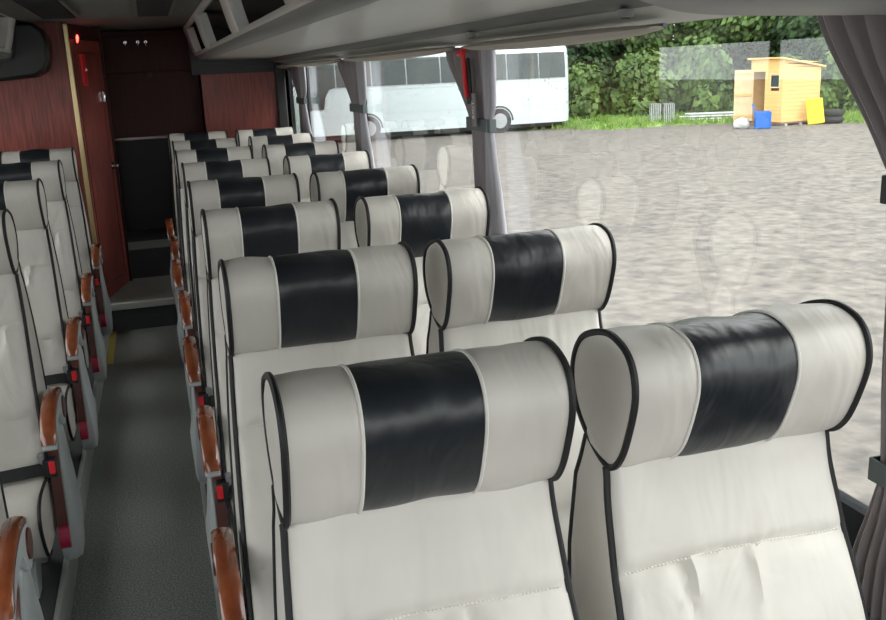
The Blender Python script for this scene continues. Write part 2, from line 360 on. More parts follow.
# ---------------------------------------------------------------- curtains
def curtain(label, keys, xb, m, npl, amp, tie_z=None, tie_m='tie', clip=None, seed=0, band=None):
    """keys: (z, y_left(far), y_right(near)) from top to bottom"""
    ym = sum(k[1]+k[2] for k in keys)/(2*len(keys))
    root = empty('curtain', (xb, ym, 0)); tag(root, label, 'curtain', None)
    ks = spline([(z, a, b) for z, a, b in keys], 8); bm = bmesh.new(); N = npl*8; rings = []
    r = random.Random(seed); ph = [r.uniform(-.5, .5) for _ in range(npl+2)]
    wmax = max(abs(k[1]-k[2]) for k in keys)
    for p in ks:
        z, a, b = p; wd = abs(a-b); A = amp*(.45+.55*min(1, wd/wmax)); row = []
        for i in range(N+1):
            t = i/N; y = a+(b-a)*t
            x = A*math.sin(t*npl*2*math.pi+ph[int(t*npl)]*.6*math.sin(math.pi*(t*npl % 1))) + .004*math.sin(z*9+t*7)
            row.append((x, y-ym, z))
        rings.append(row)
    loft(bm, rings, cap=False, closed=False)
    c = obj('cloth', bm, m, root); sm = c.modifiers.new('thickness', 'SOLIDIFY'); sm.thickness = .003
    def band_at(z, m, hh, nm):
        p = min(ks, key=lambda q: abs(q[0]-z)); a, b = sorted((p[1]-ym, p[2]-ym)); e = amp*.75+.004
        bm = bmesh.new()
        out = [(-e, a-.008), (-e, b+.008), (e*.6, b+.008), (e*.6, a-.008)]
        inn = [(-e+.004, a-.004), (-e+.004, b+.004), (e*.6-.004, b+.004), (e*.6-.004, a-.004)]
        for s in (0,):
            r1 = [(x, y, z-hh) for x, y in out]; r2 = [(x, y, z+hh) for x, y in out]
            r3 = [(x, y, z+hh) for x, y in inn]; r4 = [(x, y, z-hh) for x, y in inn]
            loft(bm, [r1, r2, r3, r4, r1], cap=False)
        bmesh.ops.remove_doubles(bm, verts=bm.verts, dist=1e-5)
        obj(nm, bm, m, root, False, bevel=.002)
    if tie_z: band_at(tie_z, M[tie_m], .022, 'tieback')
    if band: band_at(band, M['tie'], .02, 'lower_tieback')
    return root
# far-side curtain sweeps towards the back, near-side one hangs straight
curtain('mauve-grey curtain swept back at the near right edge, framing the shed view', [(1.70, 1.365, 0.925), (1.66, 1.35, 0.925), (1.605, 1.31, 0.935), (1.535, 1.25, 0.945), (1.465, 1.195, 0.965), (1.405, 1.16, 0.995), (1.285, 1.15, 0.995), (1.085, 1.145, 0.985), (0.955, 1.14, 0.995), (0.885, 1.155, 0.975), (0.785, 1.185, 0.965), (0.685, 1.2, 0.955)], 1.072, M['curtain'], 9, .014, 1.41, 'black', band=.955)
for i, (yc, fw, nw) in enumerate([(3.01, .43, .15), (4.98, .58, .24), (6.98, .50, .34)]):
    nm = ['second', 'third', 'farthest'][i]
    curtain('mauve-grey swept curtain tied at window pillar, %s pillar from the front' % nm, [(1.685, yc+fw, yc+.0), (1.62, yc+fw*.9, yc-.01), (1.52, yc+fw*.6, yc-.01), (1.42, yc+fw*.36, yc-.01), (1.3, yc+fw*.3, yc-.01), (1.1, yc+fw*.27, yc-.01), (.86, yc+fw*.3, yc)], 1.076, M['curtain'], 5, .013, 1.425, seed=i)
    curtain('silver-grey pleated curtain hanging straight beside the swept one, %s pillar from the front' % nm, [(1.685, yc-.01, yc-nw*.7), (1.5, yc-.01, yc-nw*.7), (1.42, yc-.01, yc-nw*.55), (1.2, yc-.01, yc-nw*1.05), (.86, yc-.01, yc-nw*1.5)], 1.074, M['curtain_light'], 4, .015, 1.425, seed=i+9)
# emergency hammer at the second pillar
hm = empty('emergency_hammer', (1.035, 3.085, 1.585)); hm.rotation_euler = (math.radians(-9), 0, 0); tag(hm, 'red emergency hammer in its holder hanging beside the curtain at the second pillar', 'hammer')
bm = bmesh.new(); tube(bm, spline([(0, .035, .085), (0, .012, .088), (0, 0, .07), (0, .002, 0), (0, -.004, -.07)], 5), [.008]*12+[.0085]*9); obj('handle', bm, M['red'], hm)
bm = bmesh.new(); cyl(bm, (0, .045, .085), .010, -.06, 'y', 12); obj('head', bm, M['red'], hm)
obj('holder', bx(.006, .016, -.02, .02, -.09, .06), M['black'], hm, False, bevel=.003)
tx = bpy.data.curves.new('lettering', 'FONT'); tx.body = 'EXIT'; tx.size = .03; tx.extrude = .0006; tx.align_x = 'CENTER'; tx.align_y = 'CENTER'
to = bpy.data.objects.new('exit_tag_text', tx); C.objects.link(to)
et = empty('exit_tag', (1.045, 3.035, 1.475)); tag(et, 'small upright label with white lettering below the red hammer', 'label')
obj('backing', bx(0, .004, -.018, .018, -.055, .055), M['curtain'], et, False)
dg = bpy.context.evaluated_depsgraph_get(); me = bpy.data.meshes.new_from_object(to.evaluated_get(dg)); bpy.data.objects.remove(to)
me.materials.clear(); me.materials.append(M['white_text']); lt = bpy.data.objects.new('lettering', me); C.objects.link(lt); lt.parent = et; lt.location = (-.002, 0, 0)
lt.rotation_euler = Matrix(((0, 0, -1), (0, -1, 0), (-1, 0, 0))).to_euler() if False else Matrix(((0, 0, -1), (0, 1, 0), (1, 0, 0))).to_euler()

# ---------------------------------------------------------------- coach seats
# local frame: x = 0 at seat centre, y = 0 at the headrest's crown line, z from the aisle floor
HW = .188
HP = [(-.124, 1.195), (-.117, 1.230), (-.094, 1.252), (-.050, 1.261), (0, 1.250), (.040, 1.228), (.062, 1.188), (.058, 1.145), (.032, 1.108), (-.015, 1.078), (-.055, 1.070), (-.088, 1.098), (-.112, 1.150)]
HPs = spline(HP, 5, True); HC = Vector((-.035, 1.17, 0))
def nzv(x, y, z, s): return noise.noise(Vector((x*s, y*s, z*s)))
def head_ring(x, sc, wob=0, seed=0):
    out = []
    for p in HPs:
        q = HC+(p-HC)*sc
        d = (p-HC).normalized()*wob*nzv(x+seed, p.x, p.y, 11)
        q = q+d; out.append((x, q.x, q.y))
    return out
def head_band(x0, x1, n, s0=1, s1=1, bulge=.02, wob=.004, seed=0):
    rings = []
    for k in range(n+1):
        t = k/n; x = x0+(x1-x0)*t
        rings.append(head_ring(x, s0+(s1-s0)*t+bulge*math.sin(math.pi*t)**.6, wob*math.sin(math.pi*t)**.5, seed))
    return rings
FRONT = spline([(-.248, .455), (-.238, .52), (-.215, .60), (-.185, .69), (-.15, .79), (-.118, .87), (-.098, .915), (-.082, .96), (-.062, 1.02), (-.05, 1.075), (-.02, 1.11)], 5)
def back_y(z):
    pts = [(.035, .44), (.05, .6), (.068, .77), (.078, .90), (.068, 1.02), (.03, 1.11)]
    for (a, z0), (b, z1) in zip(pts, pts[1:]):
        if z <= z1: return a+(b-a)*(z-z0)/(z1-z0)
    return pts[-1][0]
def half_w(z):
    t = (z-.45)/.6
    return .213-.0235*max(0, min(1, t))**1.7
def fold(x, z, seed):
    """front relief of the back cushion: seams, pleats and stretch folds"""
    d = 0
    zs = .918+.010*math.cos(x*8)
    d -= .009*math.exp(-((z-zs)/.010)**2)
    zs2 = .655
    d -= .009*math.exp(-((z-zs2)/.012)**2)
    pad = math.cos(max(-1, min(1, x/.20))*math.pi/2)**.35 if abs(x) < .2 else 0
    d += .014*pad*(1 if z < zs else .8)
    if z < zs and z > zs2:
        f = math.exp(-((zs-z)/.10)**1.2)
        r = random.Random(seed)
        for _ in range(6):
            c = r.uniform(-.14, .16); s = r.uniform(.006, .012); k = r.uniform(-.35, .35); d += r.uniform(-.018, .011)*f*math.exp(-((x-c-k*(zs-z))/s)**2)
    if z > zs:
        f = math.exp(-((z-zs)/.09)**1.2); r = random.Random(seed+5)
        for _ in range(6):
            c = r.uniform(-.14, .17); s = r.uniform(.005, .009); k = r.uniform(-.3, .8); d += r.uniform(-.009, .006)*f*math.exp(-((x-c-k*(z-zs))/s)**2)
    if z < zs2+.0:
        f = math.exp(-((zs2-z)/.08)**1.2); r = random.Random(seed+9)
        for _ in range(5):
            c = r.uniform(-.14, .16); d += r.uniform(-.006, .004)*f*math.exp(-((x-c)/.010)**2)
    d += .005*nzv(x, z, seed, 7)+.002*nzv(x, z, seed+3, 19)
    return d
def make_seat(name, arm, seed):
    """arm: -1 / +1 = aisle side with arm, 0 = window seat"""
    root = empty(name)
    # --- headrest
    bm = bmesh.new()
    s1, s2 = -.092, .070
    capi = [head_ring(-HW-.006, .55), head_ring(-HW-.005, .82), head_ring(-HW-.002, .95), head_ring(-HW, 1.0)]
    capo = [head_ring(HW, 1), head_ring(HW+.002, .95), head_ring(HW+.005, .82), head_ring(HW+.006, .55)]
    loft(bm, capi+head_band(-HW, s1, 16, 1, 1.0, .018, .006, seed)[1:]+head_band(s1, s2, 4, .90, .90, 0, 0, seed)+head_band(s2, HW, 16, 1, 1.0, .018, .006, seed+1)+capo[1:])
    hd = obj('headrest', bm, M['leather'], root)
    bm = bmesh.new(); loft(bm, head_band(s1, s2, 22, .995, .995, .022, .007, seed+2)); obj('centre_panel', bm, M['black_leather'], hd)
    for s in (-1, 1):
        bm = bmesh.new(); tube(bm, [(s*(HW+.001), HC.x+(p.x-HC.x)*1.01, HC.y+(p.y-HC.y)*1.01) for p in HPs], .0052, True, 7); obj('piping', bm, M['piping'], hd)
    for x in (s1, s2):
        bm = bmesh.new(); tube(bm, head_ring(x, 1.008), .0026, True, 6); obj('welt', bm, M['welt'], hd)
    # --- backrest
    bm = bmesh.new(); rings = []; nx = 44
    fr = FRONT
    for p in fr:
        y, z = p.x, p.y; hw = half_w(z); row = []
        for i in range(nx+1):
            x = -hw+2*hw*i/nx
            e = min(1, (hw-abs(x))/.018); e = math.sqrt(max(0, 1-(1-e)**2))
            row.append((x, y+.010*(1-e)-fold(x, z, seed)*e, z))
        yb = back_y(z)
        for k in range(1, 6): row.append((hw+.004*math.sin(math.pi*k/6), y+.010+(yb-y-.03)*k/5, z))
        for k in range(0, 9):
            x = hw-.02-(2*hw-.04)*k/8; row.append((x, yb, z))
        for k in range(5, 0, -1): row.append((-hw-.004*math.sin(math.pi*k/6), y+.010+(yb-y-.03)*k/5, z))
        rings.append(row)
    loft(bm, rings)
    bk = obj('backrest', bm, M['leather'], root)
    for s in (-1, 1):
        bm = bmesh.new(); tube(bm, [(s*(half_w(p.y)+.001), p.x+.009, p.y) for p in fr[:-6]], .0055); obj('front_piping', bm, M['piping'], bk)
        bm = bmesh.new(); tube(bm, [(s*(half_w(p.y)+.002), back_y(p.y)-.022, p.y) for p in fr[:-3]], .0045); obj('rear_piping', bm, M['piping'], bk)
    bm = bmesh.new()
    for i in range(62):
        x = -.186+i*.006; z = .918+.010*math.cos(x*8)+.0035
        k = min(range(len(fr)), key=lambda j: abs(fr[j].y-z)); y = fr[k].x+(fr[min(k+1, len(fr)-1)].x-fr[k].x)*(z-fr[k].y)/max(1e-4, (fr[min(k+1, len(fr)-1)].y-fr[k].y))
        box(bm, x, x+.0036, y-fold(x, z, seed)-.0028, y-fold(x, z, seed)+.002, z-.0006, z+.0008)
    obj('stitching', bm, M['thread'], bk, False)
    # --- seat cushion
    CP = spline([(-.13, .455), (-.24, .478), (-.34, .490), (-.43, .492), (-.485, .470), (-.500, .425), (-.475, .355), (-.43, .305), (-.34, .29), (-.12, .285)], 4)
    bm = bmesh.new(); rings = []; n = 26
    cc = Vector((-.3, .385, 0))
    for i in range(n+1):
        u = -1+2*i/n; x = .212*u; e = min(1, (1-abs(u))/.09); e = math.sqrt(max(0, 1-(1-e)**2)); sc = .955+.045*e
        rings.append([(x, cc.x+(p.x-cc.x)*sc+.003*nzv(x, p.x, seed, 9), cc.y+(p.y-cc.y)*sc+.006*nzv(x, p.x, p.y+seed, 8)*e-.012*(1-u*u)*0) for p in CP])
    loft(bm, rings); cu = obj('cushion', bm, M['leather'], root)
    for s in (-1, 1):
        bm = bmesh.new(); tube(bm, [(s*.213, cc.x+(p.x-cc.x)*.965, cc.y+(p.y-cc.y)*.965) for p in CP[:32]], .005); obj('cushion_piping', bm, M['piping'], cu)
    # --- base
    b = obj('pedestal', bx(-.16, .16, -.36, -.04, .26, .30), M['shell_dark'], root, False, bevel=.008)
    for s in (-1, 1):
        bm = bmesh.new(); prism(bm, [(-.30, .27), (-.08, .27), (-.05, .12), (-.09, .12), (-.17, .22), (-.26, .12), (-.32, .12)], s*.14-.012, s*.14+.012); obj('leg', bm, M['shell'], root, False, bevel=.004)
    bm = bmesh.new(); prism(bm, [(back_y(.5)+.0, .46), (back_y(.5)+.02, .5), (back_y(.8)+.012, .8), (back_y(1.0)+.008, 1.0), (back_y(1.0)-.01, 1.0), (back_y(.6)-.01, .5)], -.175, .175); obj('back_shell', bm, M['shell_dark'], root, False, bevel=.006)
    # --- lap belt lying along the join of back and seat
    sg = arm if arm else -1
    bm = bmesh.new(); pts = spline([(sg*.225, -.245, .505), (sg*.15, -.275, .512), (0, -.285, .507), (-sg*.12, -.278, .505), (-sg*.19, -.262, .495)], 6)
    loft(bm, [[(p.x, p.y-.012, p.z-.016), (p.x, p.y-.004, p.z-.020), (p.x, p.y+.010, p.z+.014), (p.x, p.y+.002, p.z+.018)] for p in pts]); obj('lap_belt', bm, M['belt'], root)
    if arm:
        X = lambda a: arm*a
        def rngx(a, b): return (min(X(a), X(b)), max(X(a), X(b)))
        # arm: pivot disc at the rear, cap sweeping forward and down at its tip
        cap_top = spline([(-.085, .705), (-.13, .714), (-.19, .716), (-.25, .707), (-.31, .688), (-.352, .655), (-.372, .622)], 5)
        bm = bmesh.new(); rings = []
        for i, p in enumerate(cap_top):
            a = cap_top[max(0, i-1)]; c_ = cap_top[min(len(cap_top)-1, i+1)]; t = (c_-a).normalized(); nn = Vector((-t.y, t.x, 0))
            if nn.y < 0: nn = -nn
            q = i/(len(cap_top)-1); w2 = .0215*(1 if q < .9 else 1-.15*(q-.9)/.1); th = .016
            rings.append([(X(.25-w2), p.x-nn.x*th, p.y-nn.y*th), (X(.25-w2), p.x-nn.x*.005, p.y-nn.y*.005), (X(.25-w2*.72), p.x, p.y), (X(.25), p.x+nn.x*.003, p.y+nn.y*.003), (X(.25+w2*.72), p.x, p.y), (X(.25+w2), p.x-nn.x*.005, p.y-nn.y*.005), (X(.25+w2), p.x-nn.x*th, p.y-nn.y*th)])
        loft(bm, rings)
        sh_pts = [(-.06, .69), (-.10, .699), (-.19, .701), (-.25, .692), (-.305, .672), (-.34, .643), (-.366, .612), (-.352, .600), (-.315, .628), (-.26, .648), (-.20, .652), (-.155, .640), (-.13, .60), (-.10, .585), (-.065, .60), (-.045, .64)]
        sh_s = [(p.x, p.y) for p in spline(sh_pts, 3, True)]
        b2 = bmesh.new(); prism(b2, sh_s, *rngx(.230, .270)); ar = obj('armrest', b2, M['shell'], root, bevel=.003)
        obj('arm_cap', bm, M['armwood'], ar)
        bm = bmesh.new(); cyl(bm, (X(.268), -.095, .643), .036, X(.006), 'x', 24, .034); obj('pivot_inlay', bm, M['veneer'], ar)
        # side panel: grey shell with veneer face
        o1 = [(-.09, .61), (-.045, .56), (-.03, .47), (-.04, .36), (-.075, .25), (-.13, .185), (-.19, .17), (-.235, .20), (-.245, .29), (-.235, .40), (-.22, .50), (-.18, .58), (-.13, .615)]
        o1 = [(p.x, p.y) for p in spline(o1, 4, True)]
        bm = bmesh.new(); cx, cz = -.14, .40; rings = []
        for xx, sc, bu in ((.222, .97, 0), (.228, 1, 0), (.246, 1, .35), (.256, .96, .9), (.260, .85, 1.0), (.262, .4, 1.1)):
            rings.append([(X(xx+bu*.020*max(0, min(1, (.52-b_)/.25))), cx+(a-cx)*sc, cz+(b_-cz)*sc) for a, b_ in o1])
        loft(bm, rings); sp = obj('side_panel', bm, M['shell'], root)
        bm = bmesh.new(); tube(bm, [(X(.2535), p.x, p.y) for p in spline([(-.178, .585), (-.216, .52), (-.232, .42), (-.244, .31)], 4)], .0028); obj('edge_trim', bm, M['trim'], sp)
        # front edge veneer, seen from ahead
        bm = bmesh.new(); fe = spline([(-.18, .60), (-.222, .52), (-.238, .42), (-.248, .31)], 4)
        loft(bm, [[(X(.2225), p.x-.006, p.y), (X(.2515), p.x-.006, p.y), (X(.2515), p.x+.01, p.y), (X(.2225), p.x+.01, p.y)] for p in fe]); obj('front_veneer', bm, M['veneer'], sp)
        bm = bmesh.new(); prism(bm, [(p.x, p.y) for p in spline([(-.250, .315), (-.262, .300), (-.268, .265), (-.256, .24), (-.235, .262), (-.232, .30)], 3, True)], *rngx(.2225, .2525)); obj('recline_lever', bm, M['lever'], sp)
        # buckle
        bm = bmesh.new(); bu = bx(*rngx(.208, .244), -.262, -.225, .478, .535); bko = obj('belt_buckle', bu, M['black'], root, False, bevel=.004)
        obj('release_button', bx(*rngx(.226, .243), -.268, -.255, .492, .530), M['red'], bko, False, bevel=.002)
        obj('latch_plate', bx(*rngx(.196, .214), -.255, -.225, .52, .552), M['shell_dark'], bko, False, bevel=.003)
        bm = bmesh.new(); tube(bm, spline([(X(.21), -.235, .48), (X(.204), -.22, .42), (X(.20), -.18, .34)], 5), .006); obj('buckle_stalk', bm, M['black'], root)
    return root
ordn = ['nearest', 'second', 'third', 'fourth', 'fifth', 'sixth', 'seventh', 'farthest']
def place_row(protos, xs, ys, rowlab, group):
    for k, y in enumerate(ys):
        pr_ = protos[k % len(protos)]
        o = pr_ if k < len(protos) else copy_tree(pr_)
        o.location = (xs, y, 0)
        if xs > .7: o.location.x -= .008
        if k == 0 and xs > 0: o.location.x -= (.004 if xs > .7 else .006); o.scale.x = .965
        tag(o, rowlab(k), 'seat', group)
Y0, PT = 1.1408, .7844
ysR = [Y0+k*PT for k in range(8)]
place_row([make_seat('coach_seat', -1, 11), make_seat('coach_seat', -1, 23)], .2926, ysR, lambda k: 'white seat with black headrest band and wooden arm, right of the aisle, %s row' % ordn[k], 'aisle seats of the right-hand block')
place_row([make_seat('coach_seat', 0, 31), make_seat('coach_seat', 0, 47)], .7526, ysR, lambda k: 'white seat with black headrest band, beside the right-hand windows, %s row' % ordn[k], 'window seats of the right-hand block')
ysL = [2.15, 3.08, 4.01, 4.93, 5.84]
ordl = ['nearest one, cut by the frame', 'second', 'third', 'fourth', 'farthest, against the wood panel']
place_row([make_seat('coach_seat', 1, 53), make_seat('coach_seat', 1, 67)], -.633, ysL, lambda k: 'white seat with wooden arm left of the aisle, %s%s' % (ordl[k], '' if k in (0, 4) else ' row from the front'), 'aisle seats left of the aisle')
wl = make_seat('coach_seat', 0, 71)
place_row([wl], -1.093, ysL[3:], lambda k: ['white leather seat beside the left-hand windows, row before the last', 'white leather seat beside the left-hand windows, last row by the wood panel'][k], 'window seats left of the aisle')

# ---------------------------------------------------------------- outside
GZ = -1.08
bm = bmesh.new(); box(bm, -60, 90, -30, 120, GZ-.1, GZ); struct('ground', bm, M['gravel'])
# grass verge with an irregular near edge
bm = bmesh.new(); top = []; r = random.Random(3)
near = [(-10, 40.5), (4, 39.5), (12, 38.2), (16, 36.2), (17.5, 34.0), (20, 34.2), (22, 33.2), (24.0, 31.8), (25.5, 29.5), (26.5, 28.2), (28, 24), (30, 18)]
ns = spline([(a, b, 0) for a, b in near], 8)
rr = [[(p.x+r.uniform(-.15, .15), p.y+r.uniform(-.2, .2), GZ+.002) for p in ns], [(p.x+.5, p.y+.6, GZ+.10) for p in ns], [(p.x+12, p.y+14, GZ+.5) for p in ns], [(p.x+60, p.y+60, GZ+1.0) for p in ns]]
loft(bm, rr, cap=False, closed=False); struct('ground_verge', bm, M['grass'])
# grass tufts
bm = bmesh.new()
for i in range(5200):
    p = ns[r.randrange(20, len(ns))]; d = r.random()**1.5*5; x = p.x+d*.6+r.uniform(-.6, .6); y = p.y+d+r.uniform(-.4, .6); h = r.uniform(.06, .26); a = r.uniform(0, math.pi); c_, s_ = math.cos(a)*.05, math.sin(a)*.05
    z = GZ+.02+.05*min(1, d)+d*.02
    v = [bm.verts.new(q) for q in ((x-c_, y-s_, z), (x+c_, y+s_, z), (x+r.uniform(-.08, .08), y, z+h))]; bm.faces.new(v)
tag(obj('grass_tufts', bm, M['grass'], smooth=False, recalc=False), 'rough green grass growing along the edge of the gravel yard', 'grass', kind='stuff')

# parked white coach
cc = empty('parked_coach', (11.2, 36.2, GZ)); tag(cc, 'white parked coach with dark windows standing side-on across the yard', 'coach')
bm = bmesh.new()
prof = [(p.x, p.y) for p in spline([(0, .30), (-.0, .9), (.0, 1.9), (.03, 2.6), (.10, 3.15), (.32, 3.42), (.8, 3.50), (1.25, 3.52), (1.7, 3.50), (2.18, 3.42), (2.40, 3.15), (2.47, 2.6), (2.5, 1.9), (2.5, .9), (2.5, .30)], 4)]
rings = []
for x, sy, zs, dz in ((-5.75, .80, .82, .10), (-5.68, .92, .90, .05), (-5.5, .98, .96, .02), (-5.2, 1, .985, 0), (-4.6, 1, 1, 0), (4.9, 1, 1, 0), (5.2, 1, .995, 0), (5.38, .97, .98, .03), (5.48, .92, .95, .08), (5.52, .82, .90, .16)):
    rings.append([(x, 1.25+(a-1.25)*sy, .3+dz+(b-.3)*zs) for a, b in prof])
loft(bm, rings); cb = obj('body', bm, M['coachwhite'], cc)
wy = [(-4.25, -2.9), (-2.84, -1.5), (-1.44, -.1), (-.04, 1.3), (1.36, 2.7), (2.76, 4.1), (4.16, 5.28)]
for a, b in wy:
    bm = bmesh.new(); rg = [(.055, 2.02), (.016, 2.6), (.085, 3.1)]
    loft(bm, [[(a, y-.03, z) for y, z in ((-.012, 2.10), (.012, 2.6), (.075, 3.10))]+[(a, y+.05, z) for y, z in ((.075, 3.10), (.012, 2.6), (-.012, 2.10))], [(b, y-.03, z) for y, z in ((-.012, 2.10), (.012, 2.6), (.075, 3.10))]+[(b, y+.05, z) for y, z in ((.075, 3.10), (.012, 2.6), (-.012, 2.10))]])
    obj('side_window', bm, M['coachglass'], cc)
bm = bmesh.new(); prism(bm, [(-5.35, 1.30), (-5.3, 2.9), (-4.31, 3.05), (-4.31, 2.10), (-4.55, 2.05), (-4.72, 1.75), (-4.8, 1.30)], -.035, .05, 'y'); obj('cab_window', bm, M['coachglass'], cc, False)
obj('skirt_seam', bx(-5.2, 5.3, -.006, .01, 1.02, 1.035), M['shell'], cc, False)
obj('panel_seam', bx(-5.0, 5.3, -.006, .01, 1.93, 1.945), M['shell'], cc, False)
bm = bmesh.new(); box(bm, -5.2, 5.2, .12, 2.3, .16, .34); obj('underside', bm, M['black'], cc, False)
for x in (2.38, -3.1):
    wv = empty('wheel', (x, 0, .48)); wv.parent = cc
    bm = bmesh.new(); cyl(bm, (0, -.02, 0), .5, .30, 'y', 32); obj('tyre', bm, M['rubber'], wv, bevel=.03)
    bm = bmesh.new(); cyl(bm, (0, -.035, 0), .30, .02, 'y', 28, .28); cyl(bm, (0, -.06, 0), .10, .04, 'y', 16); 
    for k in range(10): cyl(bm, (math.cos(k*.628)*.2, -.045, math.sin(k*.628)*.2), .022, .02, 'y', 8)
    obj('rim', bm, M['rim'], wv)
    bm = bmesh.new(); arc = [(x+math.cos(t)*.60, .48+math.sin(t)*.60) for t in [math.pi*k/16 for k in range(17)]]; inn = [(x+math.cos(t)*.53, .48+math.sin(t)*.53) for t in [math.pi*k/16 for k in range(17)]]
    prism(bm, arc+inn[::-1], -.012, .03, 'y'); obj('wheel_arch', bm, M['black'], cc, False)
bm = bmesh.new(); tube(bm, spline([(-5.4, .1, 3.0), (-5.75, -.1, 3.0), (-5.85, -.15, 2.75)], 4), .03); box(bm, -5.93, -5.75, -.2, -.1, 2.2, 2.75); obj('mirror', bm, M['black'], cc)
# timber shed
sh = empty('garden_shed', (22.75, 30.45, GZ), math.radians(4)); tag(sh, 'small yellow pine shed with sloping roof and open door at the yard edge', 'shed')
Wx, Dy, H1, H0, B = 1.72, 1.75, 2.30, 1.98, .14
bm = bmesh.new(); nb = 16   # boarded walls; each board a lapped strip
def boards_wall(bm, p0, p1, h0, h1, out, holes=()):
    p0 = Vector(p0); p1 = Vector(p1); d = (p1-p0); n = nb
    for k in range(n):
        z0 = B+(max(h0, h1))*k/n; z1 = B+(max(h0, h1))*(k+1)/n
        # clip by sloping top
        segs = [(0, 1)]
        for (a, b, za, zb) in holes:
            if z1 > za and z0 < zb:
                ns_ = []
                for (s, e) in segs:
                    if s < a: ns_.append((s, min(e, a)))
                    if e > b: ns_.append((max(s, b), e))
                segs = ns_
        for s, e in segs:
            def top(t): return B+h0+(h1-h0)*t
            if z0 >= top(e) and z0 >= top(s): continue
            q = [(s, z0), (e, z0), (e, min(z1, max(z0, top(e)))), (s, min(z1, max(z0, top(s))))]
            vo = [bm.verts.new((*(p0+d*t+Vector(out)*(.022 if i < 2 else .010)), z)) for i, (t, z) in enumerate(q)]
            vi = [bm.verts.new((*(p0+d*t-Vector(out)*.012), z)) for t, z in q]
            bm.faces.new(vo); bm.faces.new(vi[::-1])
            for i in range(4): j = (i+1) % 4; bm.faces.new((vo[i], vi[i], vi[j], vo[j]))
boards_wall(bm, (0, 0), (Wx, 0), H1, H0, (0, -1)); boards_wall(bm, (0, Dy), (Wx, Dy), H1, H0, (0, 1)); boards_wall(bm, (Wx, 0), (Wx, Dy), H0, H0, (1, 0))
boards_wall(bm, (0, 0), (0, Dy), H1, H1, (-1, 0), [(.55, .93, 0, 1.98), (.10, .36, 1.30, 1.80)])
obj('wall_boards', bm, M['pine'], sh, False)
bm = bmesh.new()
for x, y in ((0, 0), (Wx, 0), (0, Dy), (Wx, Dy)): box(bm, x-.03, x+.03, y-.03, y+.03, B, B+(H1 if x == 0 else H0))
obj('corner_posts', bm, M['pine'], sh, False)
bm = bmesh.new(); prism(bm, [(-.16, B+H1+.03), (Wx+.16, B+H0-.03), (Wx+.16, B+H0+.03), (-.16, B+H1+.09)], -.14, Dy+.14, 'y'); obj('roof', bm, M['pine'], sh, False)
obj('back_lining', bx(.9, .93, .1, Dy-.1, B, B+1.9), M['shedin'], sh, False)
obj('floor_deck', bx(-.05, Wx+.05, -.05, Dy+.05, .08, B), M['shedin'], sh, False)
bm = bmesh.new()
for x in (.1, .8, 1.5): box(bm, x, x+.12, -.1, Dy+.05, 0, .08)
obj('skids', bm, M['metalgrey'], sh, False)
wf = bmesh.new(); y0, y1 = Dy*.10, Dy*.36
for a in ((y0-.04, y1+.04, 1.26+B, 1.30+B), (y0-.04, y1+.04, 1.78+B, 1.82+B), (y0-.04, y0, 1.30+B, 1.78+B), (y1, y1+.04, 1.30+B, 1.78+B)): box(wf, -.04, .02, *a)
wo = obj('window_frame', wf, M['pine_pale'], sh, False); obj('pane', bx(-.012, -.006, y0, y1, 1.30+B, 1.78+B), M['coachglass'], wo, False)
dd = empty('door', (-.03, Dy*.93, B)); dd.parent = sh; dd.rotation_euler = (0, 0, math.radians(152))
bm = bmesh.new()
for k in range(6): box(bm, k*.12, k*.12+.116, 0, .02, 0, 1.95)
obj('leaf', bm, M['pine_pale'], dd, False)
bm = bmesh.new()
for z in (.15, .95, 1.75): box(bm, .02, .70, .02, .045, z, z+.09)
obj('braces', bm, M['pine'], dd, False)
# blue chair-like bin, yellow board, tyre, crates, pipes
bc = empty('blue_crate', (21.6, 30.0, GZ)); tag(bc, 'blue plastic armchair standing on the gravel in front of the shed', 'chair'); bc.name = 'plastic_chair'; bc.rotation_euler = (0, 0, math.radians(60))
obj('seat', bx(-.28, .28, -.28, .28, .36, .42), M['bluepl'], bc, False, bevel=.03)
bm = bmesh.new(); loft(bm, [[(x, .22+.10*t+(.03 if abs(x) > .2 else 0), .40+.50*t) for x in (-.28, -.1, .1, .28)]+[(x, .27+.10*t, .40+.50*t) for x in (.28, .1, -.1, -.28)] for t in (0, .3, .6, 1)]); obj('backrest', bm, M['bluepl'], bc)
for s in (-1, 1):
    obj('side_panel', bx(s*.28-.02, s*.28+.02, -.28, .26, .02, .62), M['bluepl'], bc, False, bevel=.01)
    for y in (-.24, .22): obj('leg', bx(s*.25-.03, s*.25+.03, y-.03, y+.03, 0, .38), M['bluepl'], bc, False)
obj('white_bag', bx(0, 0.01, 0, .01, 0, .01), M['whitepl'], bc, False) if False else None
bm = bmesh.new(); bmesh.ops.create_icosphere(bm, subdivisions=3, radius=.3)
for v_ in bm.verts: v_.co = Vector((v_.co.x*1.0, v_.co.y*.9, max(-.16, v_.co.z*.75)))*(1+.22*noise.noise(v_.co*5))
tag(obj('plastic_sack', bm, M['whitepl'], loc=(21.1, 30.55, GZ+.17)), 'crumpled white sack lying left of the blue chair before the shed', 'sack')
yb = empty('yellow_board', (23.95, 29.95, GZ)); yb.name = 'salt_bin'; tag(yb, 'bright yellow plastic panel leaning against the right side of the shed', 'panel'); yb.rotation_euler = (math.radians(-12), math.radians(-7), math.radians(-32)); yb.name = 'leaning_panel'
obj('board', bx(-.30, .30, -.05, .05, .03, .98), M['yellowpl'], yb, False, bevel=.04)
bm = bmesh.new()
for k in (-.14, 0, .14): box(bm, k-.02, k+.02, -.062, -.045, .12, .88)
obj('ribs', bm, M['yellowpl'], yb, False, bevel=.01)
